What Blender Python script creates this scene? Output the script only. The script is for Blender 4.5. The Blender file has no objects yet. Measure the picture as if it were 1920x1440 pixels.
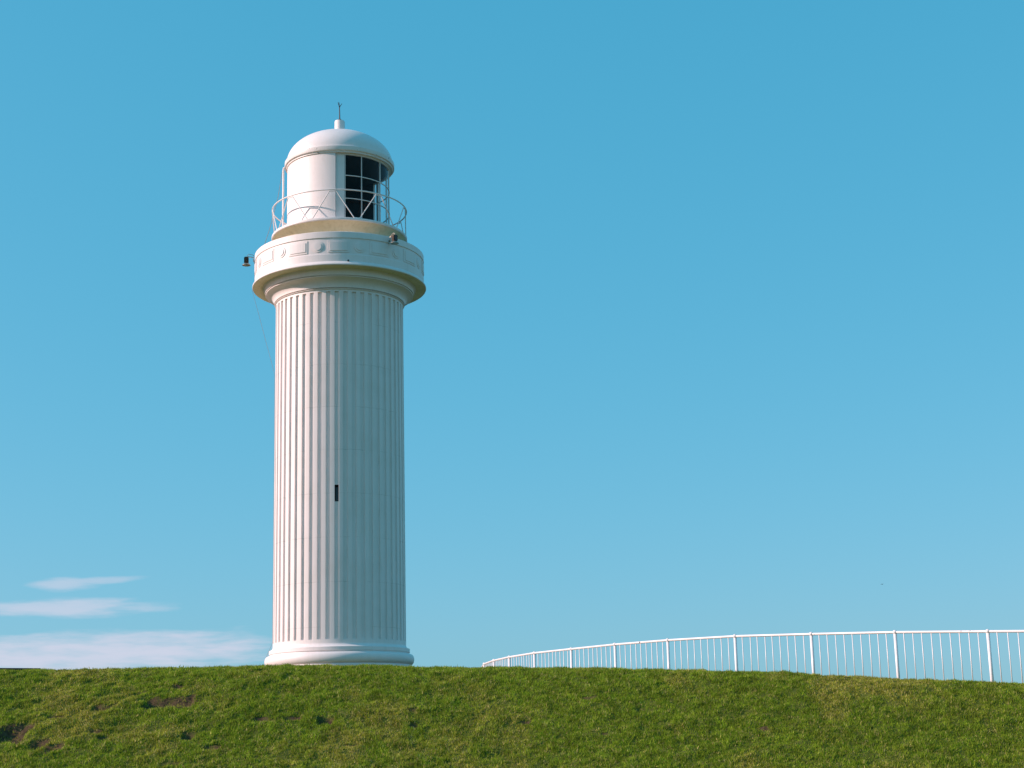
import bpy, bmesh, math, random
import numpy as np
from mathutils import Vector, Matrix

R_ = math.radians
scene = bpy.context.scene
col = scene.collection
rng = np.random.default_rng(7)
random.seed(7)

# ------------------------------------------------------------------ camera
F_PX = 3000.0                      # focal length in pixels of the 1920 px wide photograph
PITCH = math.atan((1410 - 720) / F_PX)
ROLL = R_(-1.419)
EYE = np.array([0.0, 0.0, 1.6])
fwd = np.array([0, math.cos(PITCH), math.sin(PITCH)])
_r = np.array([1.0, 0, 0]); _u = np.array([0, -math.sin(PITCH), math.cos(PITCH)])
cam_r = _r * math.cos(ROLL) + _u * math.sin(ROLL)
cam_u = -_r * math.sin(ROLL) + _u * math.cos(ROLL)
cam_data = bpy.data.cameras.new('camera')
cam_data.sensor_width = 36.0
cam_data.lens = 36.0 * F_PX / 1920.0
cam_data.clip_start = 0.1
cam_data.clip_end = 80000
cam = bpy.data.objects.new('camera', cam_data)
col.objects.link(cam)
cam.matrix_world = Matrix(((cam_r[0], cam_u[0], -fwd[0], EYE[0]),
                           (cam_r[1], cam_u[1], -fwd[1], EYE[1]),
                           (cam_r[2], cam_u[2], -fwd[2], EYE[2]),
                           (0, 0, 0, 1)))
scene.camera = cam

def ray(px, py):                   # direction of a pixel of the 1920 x 1440 photograph
    return fwd + cam_r * (px - 960) / F_PX - cam_u * (py - 720) / F_PX

# ------------------------------------------------------------------ sky, sun, exposure
SUN_EL, SUN_AZ = R_(25.0), R_(-98.0)          # azimuth from +Y, clockwise
world = bpy.data.worlds.new('World')
scene.world = world
world.use_nodes = True
wn, wl = world.node_tree.nodes, world.node_tree.links
wn.clear()
def N(tree_nodes, kind, **kw):
    n = tree_nodes.new(kind)
    for k, v in kw.items():
        setattr(n, k, v)
    return n
w_out = N(wn, 'ShaderNodeOutputWorld')
w_bg = N(wn, 'ShaderNodeBackground'); w_bg.inputs['Strength'].default_value = 0.1
sky = N(wn, 'ShaderNodeTexSky', sky_type='NISHITA', sun_disc=False)
sky.sun_elevation = SUN_EL
sky.sun_rotation = SUN_AZ
sky.altitude = 20; sky.air_density = 1.0; sky.dust_density = 1.0; sky.ozone_density = 1.6
def wmath(op, a, b=None, c=None, clamp=False):
    n = N(wn, 'ShaderNodeMath', operation=op, use_clamp=clamp)
    for i, v in enumerate((a, b, c)):
        if v is None: continue
        if isinstance(v, (int, float)): n.inputs[i].default_value = v
        else: wl.new(v, n.inputs[i])
    return n.outputs[0]
# the photograph's clear cyan grade of the sky: one power curve per colour channel
skc = N(wn, 'ShaderNodeSeparateColor'); wl.new(sky.outputs[0], skc.inputs[0])
grade = N(wn, 'ShaderNodeCombineColor')
for i, (k_, p_) in enumerate(((0.585, 1.0), (0.635, 0.36), (0.815, 0.33))):
    v_ = wmath('POWER', wmath('MULTIPLY', skc.outputs[i], 0.1), p_)
    wl.new(wmath('MULTIPLY', v_, 10 * k_), grade.inputs[i])
tc = N(wn, 'ShaderNodeTexCoord')
sep = N(wn, 'ShaderNodeSeparateXYZ'); wl.new(tc.outputs['Generated'], sep.inputs[0])
az = wmath('MULTIPLY', wmath('ARCTAN2', sep.outputs[0], sep.outputs[1]), 180 / math.pi)
el = wmath('MULTIPLY', wmath('ARCSINE', sep.outputs[2]), 180 / math.pi)
comb = N(wn, 'ShaderNodeCombineXYZ')
wl.new(wmath('MULTIPLY', az, 0.55), comb.inputs[0]); wl.new(wmath('MULTIPLY', el, 3.4), comb.inputs[1])
cn = N(wn, 'ShaderNodeTexNoise'); cn.inputs['Scale'].default_value = 1.0
cn.inputs['Detail'].default_value = 5.0; cn.inputs['Roughness'].default_value = 0.55
wl.new(comb.outputs[0], cn.inputs['Vector'])
noise_c = wmath('SUBTRACT', cn.outputs['Fac'], 0.5)
# low, flat cloud banks: (azimuth, elevation, half width, half height, tilt, amount), all in degrees
banks = [(-15.8, 5.97, 1.0, 0.19, 0.02, 0.50), (-14.7, 6.10, 1.3, 0.11, 0.06, 0.44), (-15.8, 5.18, 2.7, 0.27, 0.012, 0.62),
         (-14.9, 3.60, 5.6, 0.62, 0.030, 0.80), (-19.5, 3.55, 4.5, 0.50, 0.0, 0.8),
         (-27, 5.0, 5.0, 0.35, 0.02, 0.6), (-31, 3.4, 8.0, 0.6, 0.01, 0.8), (-48, 4.4, 7.0, 0.5, 0.0, 0.7),
         (60, 4.0, 9.0, 0.5, 0.0, 0.5), (120, 5.0, 12.0, 0.7, 0.0, 0.6), (-130, 4.0, 12.0, 0.6, 0.0, 0.6)]
cloud = None
for a0, e0, ha, he, tl, amt in banks:
    da = wmath('SUBTRACT', az, a0)
    de = wmath('SUBTRACT', wmath('SUBTRACT', el, e0), wmath('MULTIPLY', da, tl))
    q = wmath('ADD', wmath('POWER', wmath('ABSOLUTE', wmath('DIVIDE', da, ha)), 2.0),
              wmath('POWER', wmath('ABSOLUTE', wmath('DIVIDE', de, he)), 2.0))
    m = wmath('ADD', wmath('SUBTRACT', 1.0, q), wmath('MULTIPLY', noise_c, 3.2))
    mr = N(wn, 'ShaderNodeMapRange', interpolation_type='SMOOTHSTEP')
    mr.inputs['From Min'].default_value = -1.1; mr.inputs['From Max'].default_value = 1.25
    mr.inputs['To Max'].default_value = amt
    wl.new(m, mr.inputs['Value'])
    cloud = mr.outputs[0] if cloud is None else wmath('MAXIMUM', cloud, mr.outputs[0])
cmix = N(wn, 'ShaderNodeMix', data_type='RGBA')
wl.new(cloud, cmix.inputs[0]); wl.new(grade.outputs[0], cmix.inputs[6])
cmix.inputs[7].default_value = (6.0, 5.95, 7.1, 1)
wl.new(cmix.outputs[2], w_bg.inputs['Color'])
wl.new(w_bg.outputs[0], w_out.inputs['Surface'])

sun_dir = Vector((math.sin(SUN_AZ) * math.cos(SUN_EL), math.cos(SUN_AZ) * math.cos(SUN_EL), math.sin(SUN_EL)))
sun_data = bpy.data.lights.new('sun', 'SUN')
sun_data.energy = 4.9
sun_data.angle = R_(0.53)
sun_data.color = (1.0, 0.77, 0.71)
sun = bpy.data.objects.new('sun', sun_data)
sun.rotation_euler = sun_dir.to_track_quat('Z', 'Y').to_euler()
sun.location = (-30, 20, 40)
col.objects.link(sun)

vs = scene.view_settings
vs.view_transform = 'Standard'; vs.look = 'None'; vs.exposure = 0.2; vs.gamma = 1.0
vs.use_curve_mapping = False

# ------------------------------------------------------------------ helpers
def mesh_obj(name, verts, faces, mat, parent=None, smooth=False, sharp=None):
    me = bpy.data.meshes.new(name)
    me.from_pydata([tuple(v) for v in verts], [], faces)
    me.materials.append(mat)
    if smooth:
        for p in me.polygons: p.use_smooth = True
        if sharp is not None:
            me.set_sharp_from_angle(angle=R_(sharp))
    me.update()
    o = bpy.data.objects.new(name, me)
    col.objects.link(o)
    if parent: o.parent = parent
    return o
def empty(name, loc=(0, 0, 0), rz=0.0, parent=None):
    o = bpy.data.objects.new(name, None)
    o.location = loc; o.rotation_euler = (0, 0, rz); o.empty_display_size = 0.3
    col.objects.link(o)
    if parent: o.parent = parent
    return o
def tag(o, label=None, cat=None, group=None, kind=None):
    if label: o['label'] = label
    if cat: o['category'] = cat
    if group: o['group'] = group
    if kind: o['kind'] = kind
    return o
def cyl(phi, r, z):                # tower-local point; phi in degrees, 0 = front of the tower
    a = R_(phi)
    return (r * math.sin(a), -r * math.cos(a), z)
def lathe(name, prof, mat, parent, segs=96, p0=0.0, p1=360.0, smooth=True, sharp=28):
    full = abs(p1 - p0) >= 359.99
    n = segs if full else segs + 1
    v = []
    for (r, z) in prof:
        for i in range(n):
            v.append(cyl(p0 + (p1 - p0) * i / segs, r, z))
    f = []
    for j in range(len(prof) - 1):
        for i in range(segs):
            k = (i + 1) % n if full else i + 1
            f.append((j * n + i, j * n + k, (j + 1) * n + k, (j + 1) * n + i))
    return mesh_obj(name, v, f, mat, parent, smooth, sharp)
def shell(name, r0, r1, z0, z1, p0, p1, mat, parent, n=12):
    """closed curved slab between two radii"""
    v, f = [], []
    for i in range(n + 1):
        p = p0 + (p1 - p0) * i / n
        v += [cyl(p, r0, z0), cyl(p, r1, z0), cyl(p, r1, z1), cyl(p, r0, z1)]
    for i in range(n):
        a, b = 4 * i, 4 * (i + 1)
        for k in range(4):
            l = (k + 1) % 4
            f.append((a + k, b + k, b + l, a + l))
    f += [(0, 1, 2, 3), (4 * n + 3, 4 * n + 2, 4 * n + 1, 4 * n)]
    return mesh_obj(name, v, f, mat, parent, True, 28)
def tube_data(pts, rad, sides=8, closed=False):
    pts = [Vector(p) for p in pts]
    n = len(pts); v, f = [], []
    prev = None
    for i, p in enumerate(pts):
        if closed: t = (pts[(i + 1) % n] - pts[i - 1])
        else: t = pts[min(i + 1, n - 1)] - pts[max(i - 1, 0)]
        t.normalize()
        if prev is None:
            a = t.orthogonal().normalized()
        else:
            a = (prev - t * prev.dot(t)).normalized()
        prev = a
        b = t.cross(a)
        r = rad[i] if isinstance(rad, (list, tuple)) else rad
        for k in range(sides):
            w = 2 * math.pi * k / sides
            v.append(p + (a * math.cos(w) + b * math.sin(w)) * r)
    m = n if closed else n - 1
    for i in range(m):
        for k in range(sides):
            l = (k + 1) % sides; j = (i + 1) % n
            f.append((i * sides + k, i * sides + l, j * sides + l, j * sides + k))
    if not closed:
        f.append(tuple(range(sides))[::-1]); f.append(tuple((n - 1) * sides + k for k in range(sides)))
    return v, f
def tube(name, pts, rad, mat, parent=None, sides=8, closed=False):
    v, f = tube_data(pts, rad, sides, closed)
    return mesh_obj(name, v, f, mat, parent, True, 50)
def box(name, c, s, mat, parent=None, taper=1.0, bev=0.0):
    bm = bmesh.new()
    bmesh.ops.create_cube(bm, size=1.0)
    for v in bm.verts:
        k = taper if v.co.z < 0 else 1.0
        v.co = Vector((v.co.x * s[0] * k, v.co.y * s[1] * k, v.co.z * s[2])) + Vector(c)
    if bev:
        bmesh.ops.bevel(bm, geom=bm.edges[:], offset=bev, segments=2, affect='EDGES')
    me = bpy.data.meshes.new(name); bm.to_mesh(me); bm.free()
    me.materials.append(mat)
    o = bpy.data.objects.new(name, me); col.objects.link(o)
    if parent: o.parent = parent
    return o

# value noise for the terrain and the turf
def vnoise(x, y, seed=0):
    xi = np.floor(x).astype(np.int64); yi = np.floor(y).astype(np.int64)
    fx = x - xi; fy = y - yi
    fx = fx * fx * (3 - 2 * fx); fy = fy * fy * (3 - 2 * fy)
    def h(a, b):
        n = (a * 374761393 + b * 668265263 + seed * 974711) & 0x7fffffff
        n = ((n ^ (n >> 13)) * 1274126177) & 0x7fffffff
        return ((n ^ (n >> 16)) & 0xffff) / 65535.0
    return (h(xi, yi) * (1 - fx) + h(xi + 1, yi) * fx) * (1 - fy) + (h(xi, yi + 1) * (1 - fx) + h(xi + 1, yi + 1) * fx) * fy
def fbm(x, y, seed=0, oct=3):
    s = 0; a = 1; t = 0
    for i in range(oct):
        s = s + a * vnoise(x * 2 ** i + 17.3 * i, y * 2 ** i - 9.1 * i, seed + i); t += a; a *= 0.5
    return s / t
def sstep(t, a, b):
    t = np.clip((t - a) / (b - a), 0, 1)
    return t * t * (3 - 2 * t)
def smin(a, b, k):
    h = np.clip(0.5 + 0.5 * (b - a) / k, 0, 1)
    return b * (1 - h) + a * h - k * h * (1 - h)

# ------------------------------------------------------------------ materials
def new_mat(name):
    m = bpy.data.materials.new(name); m.use_nodes = True
    n, l = m.node_tree.nodes, m.node_tree.links
    return m, n, l, n['Principled BSDF']
def ramp(n, l, src, stops):
    r = n.new('ShaderNodeValToRGB')
    e = r.color_ramp.elements
    while len(e) < len(stops): e.new(0.5)
    for i, (p, c) in enumerate(stops):
        e[i].position = p; e[i].color = (*c, 1)
    l.new(src, r.inputs[0])
    return r.outputs[0]
def noise(n, l, vec, scale, detail=4, rough=0.55):
    t = n.new('ShaderNodeTexNoise')
    t.inputs['Scale'].default_value = scale; t.inputs['Detail'].default_value = detail
    t.inputs['Roughness'].default_value = rough
    l.new(vec, t.inputs['Vector'])
    return t.outputs['Fac']
def bump(n, l, h, b, strength, dist):
    x = n.new('ShaderNodeBump'); x.inputs['Strength'].default_value = strength
    x.inputs['Distance'].default_value = dist
    l.new(h, x.inputs['Height']); l.new(x.outputs[0], b.inputs['Normal'])
def mixc(n, l, fac, a, b, blend='MIX'):
    m = n.new('ShaderNodeMix'); m.data_type = 'RGBA'; m.blend_type = blend
    for i, v in ((0, fac), (6, a), (7, b)):
        if isinstance(v, (int, float)): m.inputs[i].default_value = v
        elif isinstance(v, tuple): m.inputs[i].default_value = (*v, 1)
        else: l.new(v, m.inputs[i])
    return m.outputs[2]

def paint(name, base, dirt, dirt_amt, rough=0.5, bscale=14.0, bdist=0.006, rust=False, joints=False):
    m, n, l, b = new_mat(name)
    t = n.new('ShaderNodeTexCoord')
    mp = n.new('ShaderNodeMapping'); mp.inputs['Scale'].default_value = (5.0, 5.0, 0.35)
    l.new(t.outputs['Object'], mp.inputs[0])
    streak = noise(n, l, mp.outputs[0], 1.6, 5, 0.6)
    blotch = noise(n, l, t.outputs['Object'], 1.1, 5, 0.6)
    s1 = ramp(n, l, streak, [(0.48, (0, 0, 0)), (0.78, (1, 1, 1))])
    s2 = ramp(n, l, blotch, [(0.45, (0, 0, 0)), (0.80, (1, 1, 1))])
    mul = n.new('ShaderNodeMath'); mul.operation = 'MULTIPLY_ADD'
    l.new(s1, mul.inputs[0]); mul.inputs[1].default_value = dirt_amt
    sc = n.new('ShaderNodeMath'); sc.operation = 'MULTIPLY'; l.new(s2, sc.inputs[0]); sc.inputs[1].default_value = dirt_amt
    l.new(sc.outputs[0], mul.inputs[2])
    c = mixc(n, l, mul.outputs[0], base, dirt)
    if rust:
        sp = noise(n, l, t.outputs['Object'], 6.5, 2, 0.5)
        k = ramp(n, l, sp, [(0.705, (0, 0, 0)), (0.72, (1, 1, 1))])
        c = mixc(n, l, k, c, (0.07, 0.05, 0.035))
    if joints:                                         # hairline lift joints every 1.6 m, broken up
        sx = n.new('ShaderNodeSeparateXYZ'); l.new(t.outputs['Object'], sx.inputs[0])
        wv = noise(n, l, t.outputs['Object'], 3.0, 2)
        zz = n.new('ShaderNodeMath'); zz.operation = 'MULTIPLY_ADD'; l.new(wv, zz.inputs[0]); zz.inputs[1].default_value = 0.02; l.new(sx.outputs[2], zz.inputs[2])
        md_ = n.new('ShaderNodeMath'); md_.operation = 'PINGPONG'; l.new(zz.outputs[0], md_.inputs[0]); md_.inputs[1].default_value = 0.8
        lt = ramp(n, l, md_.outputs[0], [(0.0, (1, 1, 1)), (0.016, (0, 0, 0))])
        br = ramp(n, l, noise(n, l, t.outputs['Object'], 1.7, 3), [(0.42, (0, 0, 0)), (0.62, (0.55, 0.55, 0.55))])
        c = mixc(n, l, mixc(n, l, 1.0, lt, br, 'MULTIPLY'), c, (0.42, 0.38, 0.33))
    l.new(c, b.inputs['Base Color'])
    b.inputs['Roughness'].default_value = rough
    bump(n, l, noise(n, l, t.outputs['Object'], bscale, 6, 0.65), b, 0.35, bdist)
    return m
M_WHITE = paint('white_masonry_paint', (0.83, 0.745, 0.72), (0.52, 0.47, 0.39), 0.18)
M_SHAFT = paint('white_shaft_paint', (0.83, 0.745, 0.72), (0.50, 0.45, 0.37), 0.19, joints=True)
M_METAL_WHITE = paint('white_metal_paint', (0.82, 0.745, 0.72), (0.50, 0.43, 0.34), 0.12, 0.4, 30, 0.002)
M_EAVE = paint('white_eave_paint', (0.82, 0.745, 0.715), (0.50, 0.46, 0.38), 0.2, 0.45, 20, 0.004, rust=True)
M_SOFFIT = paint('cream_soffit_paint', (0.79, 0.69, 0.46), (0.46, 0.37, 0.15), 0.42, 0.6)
M_FENCE = paint('white_fence_paint', (0.82, 0.775, 0.77), (0.42, 0.30, 0.20), 0.16, 0.35, 60, 0.0008, rust=True)

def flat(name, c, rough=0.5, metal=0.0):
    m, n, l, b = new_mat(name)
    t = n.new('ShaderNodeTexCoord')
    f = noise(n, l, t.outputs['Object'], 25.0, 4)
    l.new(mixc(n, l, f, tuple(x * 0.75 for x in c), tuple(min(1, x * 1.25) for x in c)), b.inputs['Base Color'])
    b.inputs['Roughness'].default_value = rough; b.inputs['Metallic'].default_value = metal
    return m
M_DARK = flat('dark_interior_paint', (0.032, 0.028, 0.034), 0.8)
M_BRONZE = flat('bronze_metal', (0.06, 0.048, 0.036), 0.5, 0.5)
M_BLACK = flat('black_metal', (0.015, 0.015, 0.018), 0.45)
M_LENS = flat('floodlight_glass', (0.02, 0.02, 0.022), 0.08)
M_REFLECT = flat('floodlight_rim', (0.42, 0.38, 0.32), 0.35, 0.8)
M_CABLE = flat('grey_cable', (0.24, 0.25, 0.25), 0.5)
M_ROD = flat('dark_rod_metal', (0.02, 0.022, 0.028), 0.5)
M_TIMBER = flat('dark_timber', (0.025, 0.022, 0.02), 0.8)
M_BIRD = flat('dark_feathers', (0.06, 0.06, 0.065), 0.8)

M_GLASS = bpy.data.materials.new('lantern_glass'); M_GLASS.use_nodes = True
_n, _l = M_GLASS.node_tree.nodes, M_GLASS.node_tree.links
_n.clear()
_o = _n.new('ShaderNodeOutputMaterial'); _mx = _n.new('ShaderNodeMixShader')
_tr = _n.new('ShaderNodeBsdfTransparent'); _tr.inputs[0].default_value = (0.93, 0.95, 0.96, 1)
_gl = _n.new('ShaderNodeBsdfGlossy'); _gl.inputs['Roughness'].default_value = 0.03
_fr = _n.new('ShaderNodeFresnel'); _fr.inputs[0].default_value = 1.25
_ge = _n.new('ShaderNodeNewGeometry'); _ma = _n.new('ShaderNodeMath'); _ma.operation = 'MULTIPLY_ADD'   # same reflectance from inside and outside
_l.new(_ge.outputs['Backfacing'], _ma.inputs[0]); _ma.inputs[1].default_value = 1 / 1.25 - 1.25; _ma.inputs[2].default_value = 1.25
_l.new(_ma.outputs[0], _fr.inputs[0])
_l.new(_fr.outputs[0], _mx.inputs[0]); _l.new(_tr.outputs[0], _mx.inputs[1]); _l.new(_gl.outputs[0], _mx.inputs[2])
_l.new(_mx.outputs[0], _o.inputs[0])

# turf soil and blades
M_GROUND, n, l, b = new_mat('turf_ground')
t = n.new('ShaderNodeNewGeometry')
f1 = noise(n, l, t.outputs['Position'], 2.2, 6, 0.6)
f2 = noise(n, l, t.outputs['Position'], 14.0, 5, 0.6)
g = ramp(n, l, f1, [(0.3, (0.09, 0.12, 0.014)), (0.55, (0.13, 0.16, 0.022)), (0.75, (0.19, 0.17, 0.04))])
g = mixc(n, l, mixc(n, l, f2, (0.2, 0.2, 0.2), (0.8, 0.8, 0.8)), g, (0.07, 0.072, 0.02))
soil = ramp(n, l, f2, [(0.3, (0.045, 0.030, 0.016)), (0.7, (0.13, 0.085, 0.045))])
at = n.new('ShaderNodeAttribute'); at.attribute_name = 'soil'
l.new(mixc(n, l, at.outputs['Fac'], g, soil), b.inputs['Base Color'])
b.inputs['Roughness'].default_value = 0.95; b.inputs['Specular IOR Level'].default_value = 0.1
bump(n, l, f2, b, 0.8, 0.03)

M_GRASS = bpy.data.materials.new('grass_blades'); M_GRASS.use_nodes = True
n, l = M_GRASS.node_tree.nodes, M_GRASS.node_tree.links
n.clear()
o_ = n.new('ShaderNodeOutputMaterial'); mx = n.new('ShaderNodeMixShader'); mx.inputs[0].default_value = 0.42
df = n.new('ShaderNodeBsdfPrincipled'); df.inputs['Roughness'].default_value = 0.55
df.inputs['Specular IOR Level'].default_value = 0.08
tl = n.new('ShaderNodeBsdfTranslucent')
ca = n.new('ShaderNodeAttribute'); ca.attribute_name = 'tone'
l.new(ca.outputs['Color'], df.inputs['Base Color']); l.new(ca.outputs['Color'], tl.inputs[0])
l.new(df.outputs[0], mx.inputs[1]); l.new(tl.outputs[0], mx.inputs[2]); l.new(mx.outputs[0], o_.inputs[0])

M_SEA, n, l, b = new_mat('sea_water')
t = n.new('ShaderNodeNewGeometry')
b.inputs['Base Color'].default_value = (0.01, 0.05, 0.08, 1); b.inputs['Roughness'].default_value = 0.15
bump(n, l, noise(n, l, t.outputs['Position'], 0.25, 6), b, 0.5, 0.4)

# ------------------------------------------------------------------ fence line (plan)
fpx = [(1852, 1184), (1678, 1185.5), (1521, 1189), (1378, 1193), (1252, 1200.5), (1153, 1208.5), (1071, 1217), (1002, 1224.5),
       (955, 1232), (926, 1238.5), (908, 1245)]
PANEL = 2.2                                            # equal panels: each post is one panel from the last, on its own bearing
posts, rail_z = [], []
for px, py in fpx:
    d = ray(px, py); d = d / math.hypot(d[0], d[1])
    if not posts: t_ = 36.0
    else:
        q = np.array(posts[-1]); bq = float(q @ d[:2]); t_ = bq + math.sqrt(max(0.0, bq * bq - (q @ q - PANEL ** 2)))
    posts.append((float(d[0] * t_), float(d[1] * t_))); rail_z.append(float(EYE[2] + d[2] * t_))
posts, rail_z = posts[::-1], rail_z[::-1]
for k in (1, 2, 3):                                    # onwards past the right of the view
    a_ = math.atan2(posts[-1][1] - posts[-2][1], posts[-1][0] - posts[-2][0]) + 0.03
    posts.append((posts[-1][0] + PANEL * math.cos(a_), posts[-1][1] + PANEL * math.sin(a_))); rail_z.append(rail_z[-1] - 0.13)
for k in (1, 2):                                       # and on behind the crest
    posts.insert(0, (posts[0][0] - 0.18 * k, posts[0][1] + 2.18)); rail_z.insert(0, rail_z[0] - 0.06)
FENCE_H = 1.04
fence_line = np.array(posts)
dense = []
for i in range(len(posts) - 1):
    for k in range(8): dense.append(fence_line[i] + (fence_line[i + 1] - fence_line[i]) * k / 8)
dense.append(fence_line[-1]); dense = np.array(dense)
dense_z = np.array([rail_z[i] + (rail_z[i + 1] - rail_z[i]) * k / 8 for i in range(len(posts) - 1) for k in range(8)] + [rail_z[-1]]) - FENCE_H
order = np.argsort(dense[:, 0])

# ------------------------------------------------------------------ terrain
TOWER_D = 60.0
_d = ray(637, 1245); TOWER = _d / math.hypot(_d[0], _d[1]) * TOWER_D
TX, TY = float(TOWER[0]), float(TOWER[1])
crest_px = [(-400, 1264), (0, 1259.5), (130, 1257), (300, 1253), (500, 1250), (640, 1249.5), (800, 1251), (908, 1251.5),
            (1072, 1253), (1154, 1254), (1252, 1256), (1400, 1259.5), (1521, 1262), (1678, 1266.5), (1852, 1270), (1920, 1270.5), (2300, 1271)]
c_az, c_tan = [], []
for px, py in crest_px:
    d = ray(px, py); c_az.append(math.degrees(math.atan2(d[0], d[1]))); c_tan.append(d[2] / math.hypot(d[0], d[1]))
CREST_LIFT = -0.02
def crest_y(x):
    return 36.5 - 0.30 * np.maximum(x, 0) ** 1.0 - 0.03 * np.minimum(x, 0) + 0.2 * np.sin(x * 0.3)
def base_h(x, y):
    d = np.hypot(x, y)
    a = np.degrees(np.arctan2(x, np.maximum(y, 1.0)))
    tn = np.interp(a, c_az, c_tan)
    dc = np.hypot(x, crest_y(x))
    B = EYE[2] + d * tn - 0.012 * (d - dc) + CREST_LIFT
    yl = np.interp(x, dense[order, 0], dense[order, 1])
    md = np.full(x.shape, 1e9); gz = np.interp(x, dense[order, 0], dense_z[order])
    near = (y > 30) & (y < 80) & (np.abs(x) < 40)
    if near.any():
        q = np.full(near.sum(), 1e9); xx, yy = x[near], y[near]
        for p in dense: q = np.minimum(q, np.hypot(xx - p[0], yy - p[1]))
        md[near] = q
    md = np.where(near, md, np.minimum(np.abs(y - yl), 60))
    outside = (x > dense[0, 0] + 0.0) & (y > yl)
    F = np.where(outside, gz - 0.16 * md, gz + 0.16 * md)
    B = smin(np.minimum(B, 60), F, 0.5)
    B = smin(B, 4.75 + 0 * x, 0.3)
    flat_t = sstep(np.hypot(x - TX, y - TY), 7.0, 3.2)
    B = B * (1 - flat_t) + 4.52 * flat_t
    cy = crest_y(x)
    zc = EYE[2] + np.hypot(x, cy) * np.interp(np.degrees(np.arctan2(x, cy)), c_az, c_tan)
    A = zc + 0.41 * (y - cy)
    z = smin(A, B, 0.36)
    z = -smin(-z, -(0.0 * x + 0.02), 0.9)
    z = z - 24 * sstep(y, 70, 125)
    return np.maximum(z, -22)
def lumps(x, y):
    w = 1.0 + 0.7 * sstep(x, -4, -11)
    u = x - 0.35 * y                                   # the rough runs slantwise up the bank
    return w * (0.10 * (fbm(x / 1.7, y / 1.7, 3) - 0.5) + 0.085 * (fbm(u / 0.55, y / 0.42, 8) - 0.5) + 0.06 * (fbm(u / 0.19, y / 0.17, 12, 2) - 0.5))
def on_terrain(px, py):
    d = ray(px, py); t = 25.0
    while t < 60:
        p = EYE + d * t
        if p[2] < base_h(np.array([p[0]]), np.array([p[1]]))[0]: break
        t += 0.02
    return EYE + d * t
# bare slumps and scrapes in the turf: photo px, half width px, half height px, depth m
scars = [(312, 1322, 52, 13, 0.20), (288, 1330, 20, 8, 0.12), (192, 1331, 22, 8, 0.14), (14, 1384, 34, 20, 0.30), (38, 1372, 14, 14, 0.22), (72, 1394, 18, 9, 0.16),
         (97, 1404, 16, 9, 0.14), (610, 1352, 17, 8, 0.24), (548, 1349, 14, 5, 0.10), (490, 1350, 16, 5, 0.11), (352, 1379, 14, 6, 0.14),
         (180, 1373, 13, 5, 0.12), (192, 1384, 10, 5, 0.12), (772, 1336, 10, 4, 0.10), (776, 1360, 9, 5, 0.12), (105, 1345, 16, 4, 0.08),
         (498, 1353, 12, 4, 0.10), (265, 1300, 12, 4, 0.08), (330, 1291, 14, 5, 0.10), (395, 1402, 16, 5, 0.10), (315, 1435, 18, 5, 0.10),
         (1105, 1313, 14, 4, 0.06), (1430, 1370, 14, 6, 0.06), (1135, 1379, 9, 3, 0.03), (560, 1308, 10, 3, 0.07), (985, 1357, 10, 3, 0.05), (655, 1398, 14, 4, 0.07)]
SC = []
for px, py, hw, hh, dep in scars:
    p = on_terrain(px, py)
    SC.append((p[0], p[1], hw * 0.0118, max(hh * 0.0118 / 0.42, 0.10), dep * 0.62))
def carve(x, y):
    c = np.zeros(x.shape); s = np.zeros(x.shape)
    wob = 0.9 * (fbm(x / 0.20, y / 0.26, 21, 3) - 0.5)
    for cx, cy, hw, hh, dep in SC:
        m = (np.abs(x - cx) < hw * 1.6) & (np.abs(y - cy) < hh * 1.7)
        if not m.any(): continue
        u = (x[m] - cx) / hw; v = (y[m] - cy) / hh + wob[m] * 0.8
        r = np.abs(u + wob[m]) ** 2.2
        body = sstep(r, 1.25, 0.35)
        prof = sstep(v, -1.2, 0.55) * sstep(v, 1.05, 0.72)     # ramps in from below, ends in a steep scarp above
        c[m] = np.maximum(c[m], dep * body * prof)
        s[m] = np.maximum(s[m], sstep(body * sstep(v, -0.5, 0.2) * sstep(v, 1.25, 0.85), 0.25, 0.6))
    return c, s
def height(x, y):
    near = (np.abs(x) < 22) & (y > 24) & (y < 70)
    z = base_h(x, y)
    clear = sstep(np.hypot(x - TX, y - TY), 2.9, 4.5)
    z = z + np.where(near, lumps(x, y) * clear, 0)
    c, s = carve(x, y)
    return z - c, s

def axis(segs):
    out = []
    for a, b_, st in segs:
        k = max(1, int(round((b_ - a) / st)))
        out += list(a + (b_ - a) * np.arange(k) / k)
    out.append(segs[-1][1])
    return np.array(out)
gx = axis([(-3000, -300, 300), (-300, -60, 20), (-60, -20, 2.5), (-20, -14.5, 0.4), (-14.5, 14.5, 0.075), (14.5, 20, 0.4), (20, 60, 2.5), (60, 300, 20), (300, 3000, 300)])
gy = axis([(-600, -60, 60), (-60, 20, 5), (20, 26.4, 0.6), (26.4, 38.5, 0.07), (38.5, 66, 0.3), (66, 130, 4), (130, 400, 30)])
X, Y = np.meshgrid(gx, gy)
Zs, soil_v = height(X.ravel(), Y.ravel())
nv = X.size; nxg, nyg = len(gx), len(gy)
co = np.stack([X.ravel(), Y.ravel(), Zs], 1).astype(np.float32)
ii = np.arange(nxg - 1)[None, :] + nxg * np.arange(nyg - 1)[:, None]
quads = np.stack([ii, ii + 1, ii + 1 + nxg, ii + nxg], -1).reshape(-1, 4)
me = bpy.data.meshes.new('ground')
me.vertices.add(nv); me.vertices.foreach_set('co', co.ravel())
me.loops.add(quads.size); me.loops.foreach_set('vertex_index', quads.ravel().astype(np.int32))
me.polygons.add(len(quads)); me.polygons.foreach_set('loop_start', np.arange(0, quads.size, 4, dtype=np.int32))
me.polygons.foreach_set('use_smooth', np.ones(len(quads), dtype=bool))
me.update(calc_edges=True)
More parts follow.
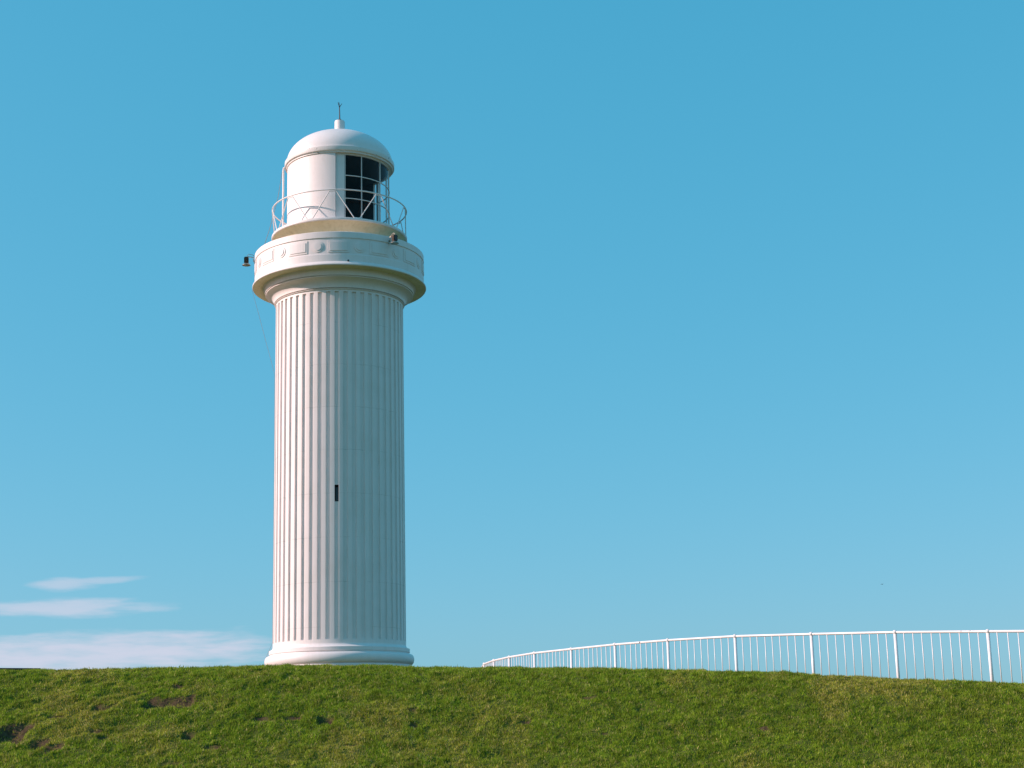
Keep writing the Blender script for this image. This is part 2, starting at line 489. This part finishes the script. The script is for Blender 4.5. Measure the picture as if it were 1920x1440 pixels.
at = me.attributes.new('soil', 'FLOAT', 'POINT'); at.data.foreach_set('value', soil_v.astype(np.float32))
me.materials.append(M_GROUND)
ground = bpy.data.objects.new('ground', me); col.objects.link(ground)
tag(ground, 'grassy headland bank with bare soil slumps below the lighthouse', kind='structure')

sea = mesh_obj('sea', [(-30000, -30000, -16), (30000, -30000, -16), (30000, 30000, -16), (-30000, 30000, -16)], [(0, 1, 2, 3)], M_SEA)
tag(sea, 'open sea beyond the headland', kind='structure')

# turf: every blade a bent sliver of its own, one object
def turf(nb, s0, s1):
    x = rng.uniform(-15.5, 15.0, nb)
    return x, crest_y(x) + rng.uniform(s0, s1, nb)
sets = [turf(1000000, -6.3, 1.6), turf(50000, 1.6, 7.0), turf(40000, -9.5, -6.3)]
tx = rng.uniform(-1, 1, 26000) * 5; ty = rng.uniform(-1, 1, 26000) * 5
k = (np.hypot(tx, ty) > 2.72) & (np.hypot(tx, ty) < 5)
sets.append((TX + tx[k], TY + ty[k]))
bx = np.concatenate([s[0] for s in sets]); by = np.concatenate([s[1] for s in sets])
bz, bs = height(bx, by)
clump = fbm(bx / 0.11, by / 0.20, 31, 2)
patch = fbm(bx / 2.4, by / 3.2, 41, 4)
patch2 = fbm(bx / 0.7, by / 1.1, 51, 3)
keep = (rng.random(bx.size) > bs * 0.84) & (rng.random(bx.size) < 0.25 + 1.35 * clump)
bx, by, bz, clump, patch, patch2, bs = [v[keep] for v in (bx, by, bz, clump, patch, patch2, bs)]
nb = bx.size
dry = np.clip(sstep(patch * 0.55 + patch2 * 0.45, 0.45, 0.69) + 0.5 * bs, 0, 1)
ln = (0.030 + 0.045 * rng.random(nb)) * (0.30 + 1.4 * clump) * (1 - 0.2 * dry)
wd = 0.0055 + 0.0075 * rng.random(nb)
th = rng.uniform(0, 2 * np.pi, nb)
lean = rng.uniform(0.25, 1.30, nb)
ld = rng.uniform(0, 2 * np.pi, nb)
sx, sy = np.cos(th) * wd, np.sin(th) * wd
tipx = np.cos(ld) * np.sin(lean) * ln; tipy = np.sin(ld) * np.sin(lean) * ln - 0.010; tipz = np.cos(lean) * ln
V = np.empty((nb, 3, 3), np.float32)
V[:, 0] = np.stack([bx - sx, by - sy, bz - 0.006], 1)
V[:, 1] = np.stack([bx + sx, by + sy, bz - 0.006], 1)
V[:, 2] = np.stack([bx + tipx, by + tipy, bz + tipz], 1)
green = np.array([0.27, 0.345, 0.028]); lush = np.array([0.185, 0.285, 0.022]); straw = np.array([0.52, 0.44, 0.16]); olive = np.array([0.38, 0.36, 0.045])
mixg = rng.random((nb, 1))
c = green * mixg + lush * (1 - mixg)
c = c * (1 - 0.75 * dry[:, None]) + olive * 0.75 * dry[:, None]
st = (rng.random(nb) < 0.06 + 0.20 * dry)[:, None]
c = np.where(st, straw * (0.6 + 0.7 * rng.random((nb, 1))), c)
tuft = fbm(bx / 0.13, by / 0.2, 61, 2)[:, None]
c = c * (0.50 + 0.95 * rng.random((nb, 1))) * (0.64 + 0.78 * tuft)
pale = (fbm(bx / 0.09, by / 0.12, 71, 2) > 0.72)[:, None] & (rng.random((nb, 1)) < 0.4)
c = np.where(pale, c * 0.4 + straw * 0.75, c)
C = np.ones((nb, 3, 4), np.float32); C[:, :, :3] = c[:, None, :]
gm = bpy.data.meshes.new('grass')
gm.vertices.add(nb * 3); gm.vertices.foreach_set('co', V.ravel())
gm.loops.add(nb * 3); gm.loops.foreach_set('vertex_index', np.arange(nb * 3, dtype=np.int32))
gm.polygons.add(nb); gm.polygons.foreach_set('loop_start', np.arange(0, nb * 3, 3, dtype=np.int32))
gm.update(calc_edges=True)
at = gm.attributes.new('tone', 'FLOAT_COLOR', 'POINT'); at.data.foreach_set('color', C.ravel())
gm.materials.append(M_GRASS)
grass = bpy.data.objects.new('grass', gm); col.objects.link(grass)
tag(grass, 'short green turf with dry olive patches covering the bank', 'grass', kind='stuff')

# ------------------------------------------------------------------ lighthouse
BASE = 4.5                                            # local z = height - BASE
ROT = math.asin(-TX / TOWER_D)
lh = empty('lighthouse', (TX, TY, BASE), ROT)
tag(lh, 'tall white fluted lighthouse tower with domed lantern on the grassy hill', 'lighthouse')
def Z(h): return h - BASE
def zp(prof): return [(r, h - BASE) for r, h in prof]
def arc_pts(c_r, c_z, rr, rz, a0, a1, n):
    return [(c_r + rr * math.cos(R_(a0 + (a1 - a0) * i / n)), c_z + rz * math.sin(R_(a0 + (a1 - a0) * i / n))) for i in range(n + 1)]

# base moulding: plinth, torus, scotia lip
prof = [(2.67, 4.2), (2.67, 4.765), (2.645, 4.77), (2.645, 4.80), (2.615, 4.815)]
prof += arc_pts(2.615, 5.01, 0.125, 0.19, -88, 88, 16)
prof += [(2.60, 5.205), (2.545, 5.21), (2.535, 5.235), (2.545, 5.262), (2.578, 5.267), (2.582, 5.385), (2.57, 5.40), (2.535, 5.408)]
prof += [(2.50, 5.43), (2.47, 5.46), (2.452, 5.49), (2.446, 5.52)]
lathe('base_moulding', zp(prof), M_WHITE, lh, 144)

# fluted shaft with a slit window cut into one flute
RS, NF, PH0 = 2.445, 48, -2.6
Z0, ZA, ZW0, ZW1, ZB, Z1 = 5.48, 5.66, 10.58, 11.19, 18.46, 18.56
v, f = [], []
def vtx(p, r, h):
    v.append(cyl(p, r, Z(h))); return len(v) - 1
def quad(pa, ra, pb, rb, h0, h1):
    f.append((vtx(pa, ra, h0), vtx(pb, rb, h0), vtx(pb, rb, h1), vtx(pa, ra, h1)))
DEP = 0.056
sec = [(-1.92, 0.0), (-1.86, 0.006), (-1.66, DEP), (-0.6, DEP + 0.010), (0.6, DEP + 0.010), (1.66, DEP), (1.86, 0.006), (1.92, 0.0)]
joints = [8.2, 13.9, 16.4]
lev = [Z0, ZA, ZW0, ZW1, ZB, Z1]
for k in range(NF):
    c = PH0 + 7.5 * k
    for j in range(len(lev) - 1):                      # fillet between two flutes, three facets
        for a0, a1 in ((1.92, 3.1), (3.1, 4.4), (4.4, 5.58)):
            quad(c + a0, RS, c + a1, RS, lev[j], lev[j + 1])
    for h0, h1 in ((Z0, ZA), (ZB, Z1)):                # plain bands at foot and neck
        for a0, a1 in ((-1.92, -0.64), (-0.64, 0.64), (0.64, 1.92)):
            quad(c + a0, RS, c + a1, RS, h0, h1)
    for h0, h1 in ((ZA, ZW0), (ZW0, ZW1), (ZW1, ZB)):
        for s in range(len(sec) - 1):
            if k == 0 and h0 == ZW0 and 2 <= s <= 4: continue          # the window opening
            quad(c + sec[s][0], RS - sec[s][1], c + sec[s + 1][0], RS - sec[s + 1][1], h0, h1)
    for h, fl in ((ZA, False), (ZB, True)):            # squared ends of the flute
        ring = [vtx(c + a, RS - dd, h) for a, dd in sec] + [vtx(c + a, RS, h) for a in (0.64, -0.64)]
        f.append(tuple(ring if fl else ring[::-1]))
shaft = mesh_obj('shaft', v, f, M_SHAFT, lh)
bm = bmesh.new(); bm.from_mesh(shaft.data)
bmesh.ops.remove_doubles(bm, verts=bm.verts, dist=0.0004)
bmesh.ops.recalc_face_normals(bm, faces=bm.faces); bm.to_mesh(shaft.data); bm.free()
# slit window: reveals and dark pane
v, f = [], []
rf = RS - DEP; ri = RS - 0.42
lo = [vtx(PH0 + a, r, ZW0) for a, r in ((-1.66, rf), (1.66, rf), (1.66, ri), (-1.66, ri))]
hi = [vtx(PH0 + a, r, ZW1) for a, r in ((-1.66, rf), (1.66, rf), (1.66, ri), (-1.66, ri))]
f = [(lo[0], lo[1], lo[2], lo[3]), (hi[3], hi[2], hi[1], hi[0]), (lo[0], lo[3], hi[3], hi[0]), (lo[1], hi[1], hi[2], lo[2])]
sw = mesh_obj('slit_window', v, f, M_DARK, shaft)
shell('pane', ri + 0.06, ri + 0.075, Z(ZW0 + 0.002), Z(ZW1 - 0.002), PH0 - 1.64, PH0 + 1.64, M_LENS, sw, 2)

# capital
prof = [(2.446, 18.53), (2.480, 18.545), (2.490, 18.558), (2.480, 18.572), (2.435, 18.578), (2.435, 18.600), (2.512, 18.605), (2.515, 18.64), (2.528, 18.70), (2.555, 18.765),
        (2.60, 18.82), (2.66, 18.865), (2.73, 18.90), (2.80, 18.922), (2.825, 18.928), (2.832, 18.935), (2.834, 18.955), (2.80, 18.958), (2.79, 18.966), (2.80, 18.976), (2.868, 18.980), (2.872, 19.02), (2.872, 19.14), (2.90, 19.18), (2.95, 19.20)]
lathe('capital', zp(prof), M_WHITE, lh, 144)

# gallery drum with lip, ledges, frieze band and parapet
prof = [(3.322, 19.216), (3.340, 19.222), (3.350, 19.245), (3.345, 19.275), (3.325, 19.305), (3.300, 19.33), (3.287, 19.352), (3.272, 19.362), (3.262, 19.38), (3.262, 19.645), (3.255, 19.658), (3.238, 19.662),
        (3.238, 20.275), (3.262, 20.283), (3.268, 20.29), (3.268, 20.515), (3.255, 20.53), (3.02, 20.53), (3.01, 20.515), (3.01, 20.22), (2.0, 20.24)]
gal = lathe('gallery_drum', zp(prof), M_WHITE, lh, 160)
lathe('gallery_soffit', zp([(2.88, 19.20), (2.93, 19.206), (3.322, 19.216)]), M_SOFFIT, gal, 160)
def stepped(name, loop, inset_loop, z0, rs, mat, parent):
    n_ = len(loop); v = []
    for L, r in ((loop, rs[0]), (loop, rs[1]), (inset_loop, rs[1]), (inset_loop, rs[2])):
        for a, h in L: v.append(cyl(a, r, z0 + h))
    f = []
    for s in range(3):
        for i in range(n_):
            j = (i + 1) % n_
            f.append((s * n_ + i, s * n_ + j, (s + 1) * n_ + j, (s + 1) * n_ + i))
    # crown: strips across the loop so that it follows the curve
    b0 = 3 * n_
    for i in range(n_ // 2 - 1):
        f.append((b0 + i, b0 + i + 1, b0 + n_ - 2 - i, b0 + n_ - 1 - i))
    return mesh_obj(name, v, f, mat, parent)
def rect_loop(ha, hh, n=6):
    return [(-ha + 2 * ha * i / n, -hh) for i in range(n + 1)] + [(ha - 2 * ha * i / n, hh) for i in range(n + 1)]
def disc_loop(rad, n=28):
    k = math.degrees(1 / 3.24)
    return [(-rad * math.cos(math.pi * (2 * i + 1) / n - 0) * k, -rad * math.sin(math.pi * (2 * i + 1) / n)) for i in range(n)]
NM = 13
pan0 = stepped('frieze_panel', rect_loop(6.9, 0.245), rect_loop(5.7, 0.175), Z(19.965), (3.2, 3.256, 3.274), M_WHITE, gal)
dis0 = stepped('frieze_boss', disc_loop(0.215), disc_loop(0.145), Z(19.965), (3.2, 3.256, 3.274), M_WHITE, gal)
for o in (pan0, dis0):
    bm = bmesh.new(); bm.from_mesh(o.data); bmesh.ops.recalc_face_normals(bm, faces=bm.faces); bm.to_mesh(o.data); bm.free()
for k in range(NM):
    for src, off in ((pan0, -0.7), (dis0, -0.7 + 180.0 / NM)):
        o = src if k == 0 else src.copy()
        if k: col.objects.link(o); o.parent = gal
        o.rotation_euler = (0, 0, R_(off + 360.0 * k / NM))
tube('drain_spout', [cyl(5.5, 3.2, Z(19.405)), cyl(5.5, 3.30, Z(19.40))], 0.035, M_BLACK, gal, 10)

# balcony: drum, coved underside, rim and deck
prof = [(2.02, 20.10), (2.02, 20.42), (2.05, 20.60), (2.12, 20.80), (2.22, 20.96), (2.35, 21.09), (2.48, 21.165), (2.585, 21.20)]
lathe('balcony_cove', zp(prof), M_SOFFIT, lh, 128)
prof = [(2.575, 21.198), (2.622, 21.205), (2.634, 21.225), (2.634, 21.285), (2.622, 21.305), (2.58, 21.308), (1.7, 21.32)]
balc = lathe('balcony_deck', zp(prof), M_WHITE, lh, 128)

# balcony railing: ring and nine V-braced bays
RB, HR = 2.61, 22.40
ringp = [cyl(360.0 * i / 120, RB, Z(HR)) for i in range(120)]
rail = tube('balcony_railing', ringp, 0.026, M_METAL_WHITE, lh, 10, closed=True)
for k in range(9):
    top = -5.6 + 40 * k; bot = 14.6 + 40 * k
    for a, b_ in ((top + 2.7, bot - 1.9), (top + 40 - 2.9, bot + 1.7)):
        tube('brace', [cyl(a, RB, Z(HR - 0.055)), cyl(b_, RB - 0.02, Z(21.27))], 0.019, M_METAL_WHITE, rail, 8)
    tube('brace_tie', [cyl(top - 3.2, RB, Z(HR - 0.062)), cyl(top + 3.0, RB, Z(HR - 0.062))], 0.017, M_METAL_WHITE, rail, 8)
    tube('brace_foot', [cyl(bot - 2.6, RB - 0.02, Z(21.318)), cyl(bot + 2.4, RB - 0.02, Z(21.318))], 0.02, M_METAL_WHITE, rail, 8)

# lantern room
LW0, LW1 = 135.5, 355.4
lan = shell('lantern_room', 1.985, 2.045, Z(21.30), Z(24.14), LW0, LW1, M_WHITE, lh, 72)
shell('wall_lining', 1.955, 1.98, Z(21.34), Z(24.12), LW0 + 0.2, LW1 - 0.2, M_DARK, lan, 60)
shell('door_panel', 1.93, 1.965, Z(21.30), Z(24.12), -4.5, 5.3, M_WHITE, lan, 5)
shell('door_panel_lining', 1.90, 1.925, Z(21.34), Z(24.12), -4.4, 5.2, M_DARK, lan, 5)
def disc(name, r, h, mat, parent):
    return mesh_obj(name, [cyl(360.0 * i / 48, r, Z(h)) for i in range(48)], [tuple(range(48))], mat, parent)
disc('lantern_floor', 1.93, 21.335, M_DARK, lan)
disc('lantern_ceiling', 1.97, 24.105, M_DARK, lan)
RG = 1.945
shell('sill', 1.90, 1.985, Z(21.31), Z(21.42), 5.3, LW0, M_METAL_WHITE, lan, 30)
shell('window_head', 1.91, 1.975, Z(24.05), Z(24.14), 5.3, LW0, M_METAL_WHITE, lan, 30)
bars = [6.0, 25.3, 52.8, 80.3, 107.8, 128.6, 135.0]
for i, a in enumerate(bars):
    w = 0.30 if i != 5 else 1.5
    shell('glazing_bar', RG - 0.035, RG + 0.022, Z(21.42), Z(24.05), a - w, a + w, M_METAL_WHITE, lan, 2)
for h in (22.30, 23.22):
    shell('glazing_ring', RG - 0.025, RG + 0.018, Z(h - 0.012), Z(h + 0.012), 6.2, 134.5, M_METAL_WHITE, lan, 36)
rows = [21.42, 22.30, 23.22, 24.05]
for i in range(6):
    w0 = 0.32 if i != 5 else 1.52; w1 = 0.32 if i != 4 else 1.52
    for j in range(3):
        a0, a1 = bars[i] + w0, bars[i + 1] - w1
        n_ = 8
        v = [cyl(a0 + (a1 - a0) * q / n_, RG, Z(h)) for h in (rows[j] + 0.012, rows[j + 1] - 0.012) for q in range(n_ + 1)]
        f = [(q, q + 1, n_ + 2 + q, n_ + 1 + q) for q in range(n_)]
        mesh_obj('glass_pane', v, f, M_GLASS, lan, True)

# dome, eave, vent pipe
prof = [(2.078 * math.cos(R_(90 * i / 24)) if i else 2.078, 24.36 + 1.285 * math.sin(R_(90 * i / 24))) for i in range(24)]
prof[-1] = (prof[-1][0], prof[-1][1]); prof.append((0.02, 24.36 + 1.285))
dome = lathe('dome', zp(prof), M_METAL_WHITE, lh, 96)
prof = [(1.93, 24.12), (2.06, 24.10), (2.085, 24.108), (2.088, 24.15), (2.10, 24.163), (2.115, 24.168), (2.145, 24.18), (2.152, 24.195), (2.152, 24.35), (2.140, 24.366), (2.06, 24.372)]
lathe('eave_ring', zp(prof), M_EAVE, dome, 96)
prof = [(0.225, 25.58), (0.205, 25.66), (0.203, 26.17), (0.19, 26.205), (0.12, 26.225), (0.01, 26.23)]
lathe('vent_pipe', zp(prof), M_METAL_WHITE, dome, 24)
# lightning rod with three prongs
rod = tube('lightning_rod', [(0, 0, Z(26.20)), (-0.005, 0, Z(26.5)), (-0.012, 0, Z(26.82))], [0.028, 0.022, 0.018], M_ROD, lh, 8)
box('clamp', (0.0, 0, Z(26.255)), (0.12, 0.10, 0.06), M_ROD, rod, 1.0, 0.008)
for dx_, dy_, dz_ in ((-0.06, 0.02, 0.22), (-0.02, -0.08, 0.19), (0.10, 0.0, 0.16)):
    tube('prong', [(-0.012, 0, Z(26.80)), (-0.012 + dx_ * 0.5, dy_ * 0.5, Z(26.80 + dz_ * 0.55)), (-0.012 + dx_, dy_, Z(26.80 + dz_))], [0.016, 0.013, 0.010], M_ROD, rod, 6)
# white downpipe on the sunlit side of the lantern
tube('downpipe', [cyl(-90, 2.11, Z(24.24)), cyl(-90, 2.19, Z(24.20)), cyl(-90, 2.205, Z(24.08)), cyl(-90, 2.205, Z(21.30))], 0.036, M_METAL_WHITE, lh, 10)
# lightning conductor from the eave over the gallery and down the shaft
cp = [cyl(-91, 2.24, Z(24.10)), cyl(-92, 2.42, Z(22.95)), cyl(-93, 2.72, Z(21.75)), cyl(-95, 3.10, Z(20.56)), cyl(-95, 3.285, Z(20.55)), cyl(-94, 3.285, Z(19.40)), cyl(-92, 3.365, Z(19.28)), cyl(-91, 3.36, Z(19.19)),
      cyl(-90.5, 3.10, Z(18.25)), cyl(-90, 2.80, Z(17.1)), cyl(-90, 2.462, Z(15.85)), cyl(-90, 2.455, Z(10.0)), cyl(-90, 2.455, Z(5.72)), cyl(-90, 2.60, Z(5.40)), cyl(-90, 2.755, Z(4.98)), cyl(-90, 2.77, Z(4.4))]
tube('lightning_conductor', cp, [0.011] * 6 + [0.006] * 10, M_CABLE, lh, 6)

# ------------------------------------------------------------------ floodlights on the parapet
def floodlight(phi, h, label, turn):
    a = R_(phi) ; p = cyl(phi, 3.27, Z(h))
    loc = Matrix.Rotation(ROT, 4, 'Z') @ Vector(p) + Vector((TX, TY, BASE))
    e = empty('floodlight', loc, ROT + a + turn)          # local -Y points away from the tower
    e.scale = (1.18, 1.18, 1.18)
    tag(e, label, 'floodlight', 'floodlights on the gallery parapet')
    br = tube('bracket', [(0, 0.03, -0.16), (0, -0.035, -0.15), (0, -0.04, 0.0), (0, -0.22, 0.02), (0, -0.255, -0.02)], 0.016, M_REFLECT, e, 8)
    box('wall_plate', (0, 0.0, -0.16), (0.08, 0.03, 0.12), M_REFLECT, br, 1.0, 0.005)
    hs = box('housing', (0, -0.27, -0.10), (0.15, 0.13, 0.21), M_BRONZE, e, 0.86, 0.012)
    for i in range(5):
        box('cooling_fin', (0, -0.27, -0.035 - 0.032 * i), (0.17, 0.145, 0.009), M_BRONZE, hs)
    box('front_glass', (0, -0.341, -0.10), (0.115, 0.012, 0.165), M_LENS, hs, 0.9, 0.003)
    v = []; f = []
    ns = 20
    for r, z in ((0.055, -0.195), (0.085, -0.215), (0.135, -0.262), (0.138, -0.275), (0.12, -0.272), (0.05, -0.235)):
        for i in range(ns): v.append((r * math.cos(2 * math.pi * i / ns), -0.27 + r * math.sin(2 * math.pi * i / ns), z))
    for j in range(5):
        for i in range(ns): f.append((j * ns + i, j * ns + (i + 1) % ns, (j + 1) * ns + (i + 1) % ns, (j + 1) * ns + i))
    f.append(tuple(5 * ns + i for i in range(ns)))
    mesh_obj('reflector', v, f, M_REFLECT, e, True, 40)
    tube('cable', [(0.02, -0.27, 0.0), (0.03, -0.20, 0.10), (0.03, -0.08, 0.08), (0.02, 0.05, 0.0)], 0.008, M_REFLECT, e, 6)
    return e
floodlight(34.5, 20.50, 'bronze floodlight on the shaded side of the parapet, below the glazed lantern window', 0.0)
floodlight(-89, 20.50, 'bronze floodlight sticking out from the sunlit side of the parapet against the sky', 0.0)

# ------------------------------------------------------------------ fence along the cliff edge
fence = empty('fence', (posts[5][0], posts[5][1], 3.0))
tag(fence, 'white tubular picket fence curving along the edge of the grassy hill', 'fence')
FO = Vector(fence.location)
def loc(x, y, z): return Vector((x, y, z)) - FO
def unit_tube(name, rad, length, mat, sides=8):
    v, f = tube_data([(0, 0, 0), (0, 0, length)], rad, sides)
    me = bpy.data.meshes.new(name); me.from_pydata([tuple(q) for q in v], [], f)
    for p in me.polygons: p.use_smooth = len(p.vertices) == 4
    me.materials.append(mat); me.update(); return me
post_me = unit_tube('post', 0.037, 1.62, M_FENCE, 12)
pick_me = unit_tube('picket', 0.0115, 1.20, M_FENCE, 8)
cap_bm = bmesh.new(); bmesh.ops.create_uvsphere(cap_bm, u_segments=14, v_segments=9, radius=0.052)
for v_ in cap_bm.verts: v_.co.z *= 0.95
cap_me = bpy.data.meshes.new('post_cap'); cap_bm.to_mesh(cap_me); cap_bm.free(); cap_me.materials.append(M_FENCE)
for p in cap_me.polygons: p.use_smooth = True
for i, (x, y) in enumerate(posts):
    o = bpy.data.objects.new('post', post_me); col.objects.link(o); o.parent = fence
    o.location = loc(x, y, rail_z[i] - 1.62)
    c_ = bpy.data.objects.new('post_cap', cap_me); col.objects.link(c_); c_.parent = o; c_.location = (0, 0, 1.622)
    if i + 1 < len(posts):
        x2, y2 = posts[i + 1]
        tube('top_rail', [loc(x, y, rail_z[i]), loc(x2, y2, rail_z[i + 1])], 0.030, M_FENCE, fence, 10)
        for k in range(1, 10):
            t_ = k / 10.0
            q = bpy.data.objects.new('picket', pick_me); col.objects.link(q); q.parent = fence
            t_ += random.uniform(-0.004, 0.004)
            q.rotation_euler = (random.uniform(-0.006, 0.006), random.uniform(-0.006, 0.006), random.uniform(0, 6))
            q.location = loc(x + (x2 - x) * t_, y + (y2 - y) * t_, rail_z[i] + (rail_z[i + 1] - rail_z[i]) * t_ - 1.20)

# ------------------------------------------------------------------ low dark edging behind the crest, and a far bird
p1 = ray(-420, 1249.6); p1 = EYE + p1 * (47.0 / p1[1]); p2 = ray(75, 1254.6); p2 = EYE + p2 * (51.0 / p2[1])
zt = 1.6 + 49.3 * (ray(0, 1251.3)[2] / ray(0, 1251.3)[1])
dv = Vector((p2[0] - p1[0], p2[1] - p1[1], 0)); L = dv.length
edge = box('edging_board', (0, 0, 0), (L, 0.16, 0.55), M_TIMBER, None, 1.0, 0.01)
edge.location = ((p1[0] + p2[0]) / 2, (p1[1] + p2[1]) / 2, zt - 0.235)
edge.rotation_euler = (0, 0, math.atan2(dv.y, dv.x))
tag(edge, 'low dark edging just showing above the grass far from the fence', 'edging')

bd = ray(1654, 1095.5); bp = EYE + bd * (420 / bd[1])
bird = empty('bird', bp, 0.7)
tag(bird, 'tiny dark bird flying far off in the clear sky above the fence', 'bird')
v, f = tube_data([(-0.30, 0, 0), (-0.22, 0, 0.0), (-0.05, 0, 0.0), (0.12, 0, 0.01), (0.20, 0, 0.03), (0.26, 0, 0.03), (0.31, 0, 0.02)], [0.03, 0.035, 0.075, 0.065, 0.035, 0.035, 0.006], 8)
mesh_obj('body', v, f, M_BIRD, bird, True)
for s in (-1, 1):
    v = [(-0.06, s * 0.04, 0.03), (0.10, s * 0.04, 0.03), (0.12, s * 0.28, 0.10), (-0.02, s * 0.28, 0.10), (0.02, s * 0.58, 0.05), (-0.04, s * 0.60, 0.05)]
    v = v + [(x, y, z - 0.012) for x, y, z in v]
    f = [(0, 1, 2, 3), (3, 2, 4, 5), (6, 9, 8, 7), (9, 11, 10, 8), (0, 3, 9, 6), (1, 7, 8, 2), (3, 5, 11, 9), (2, 8, 10, 4), (4, 10, 11, 5), (0, 6, 7, 1)]
    mesh_obj('wing', v, f, M_BIRD, bird)
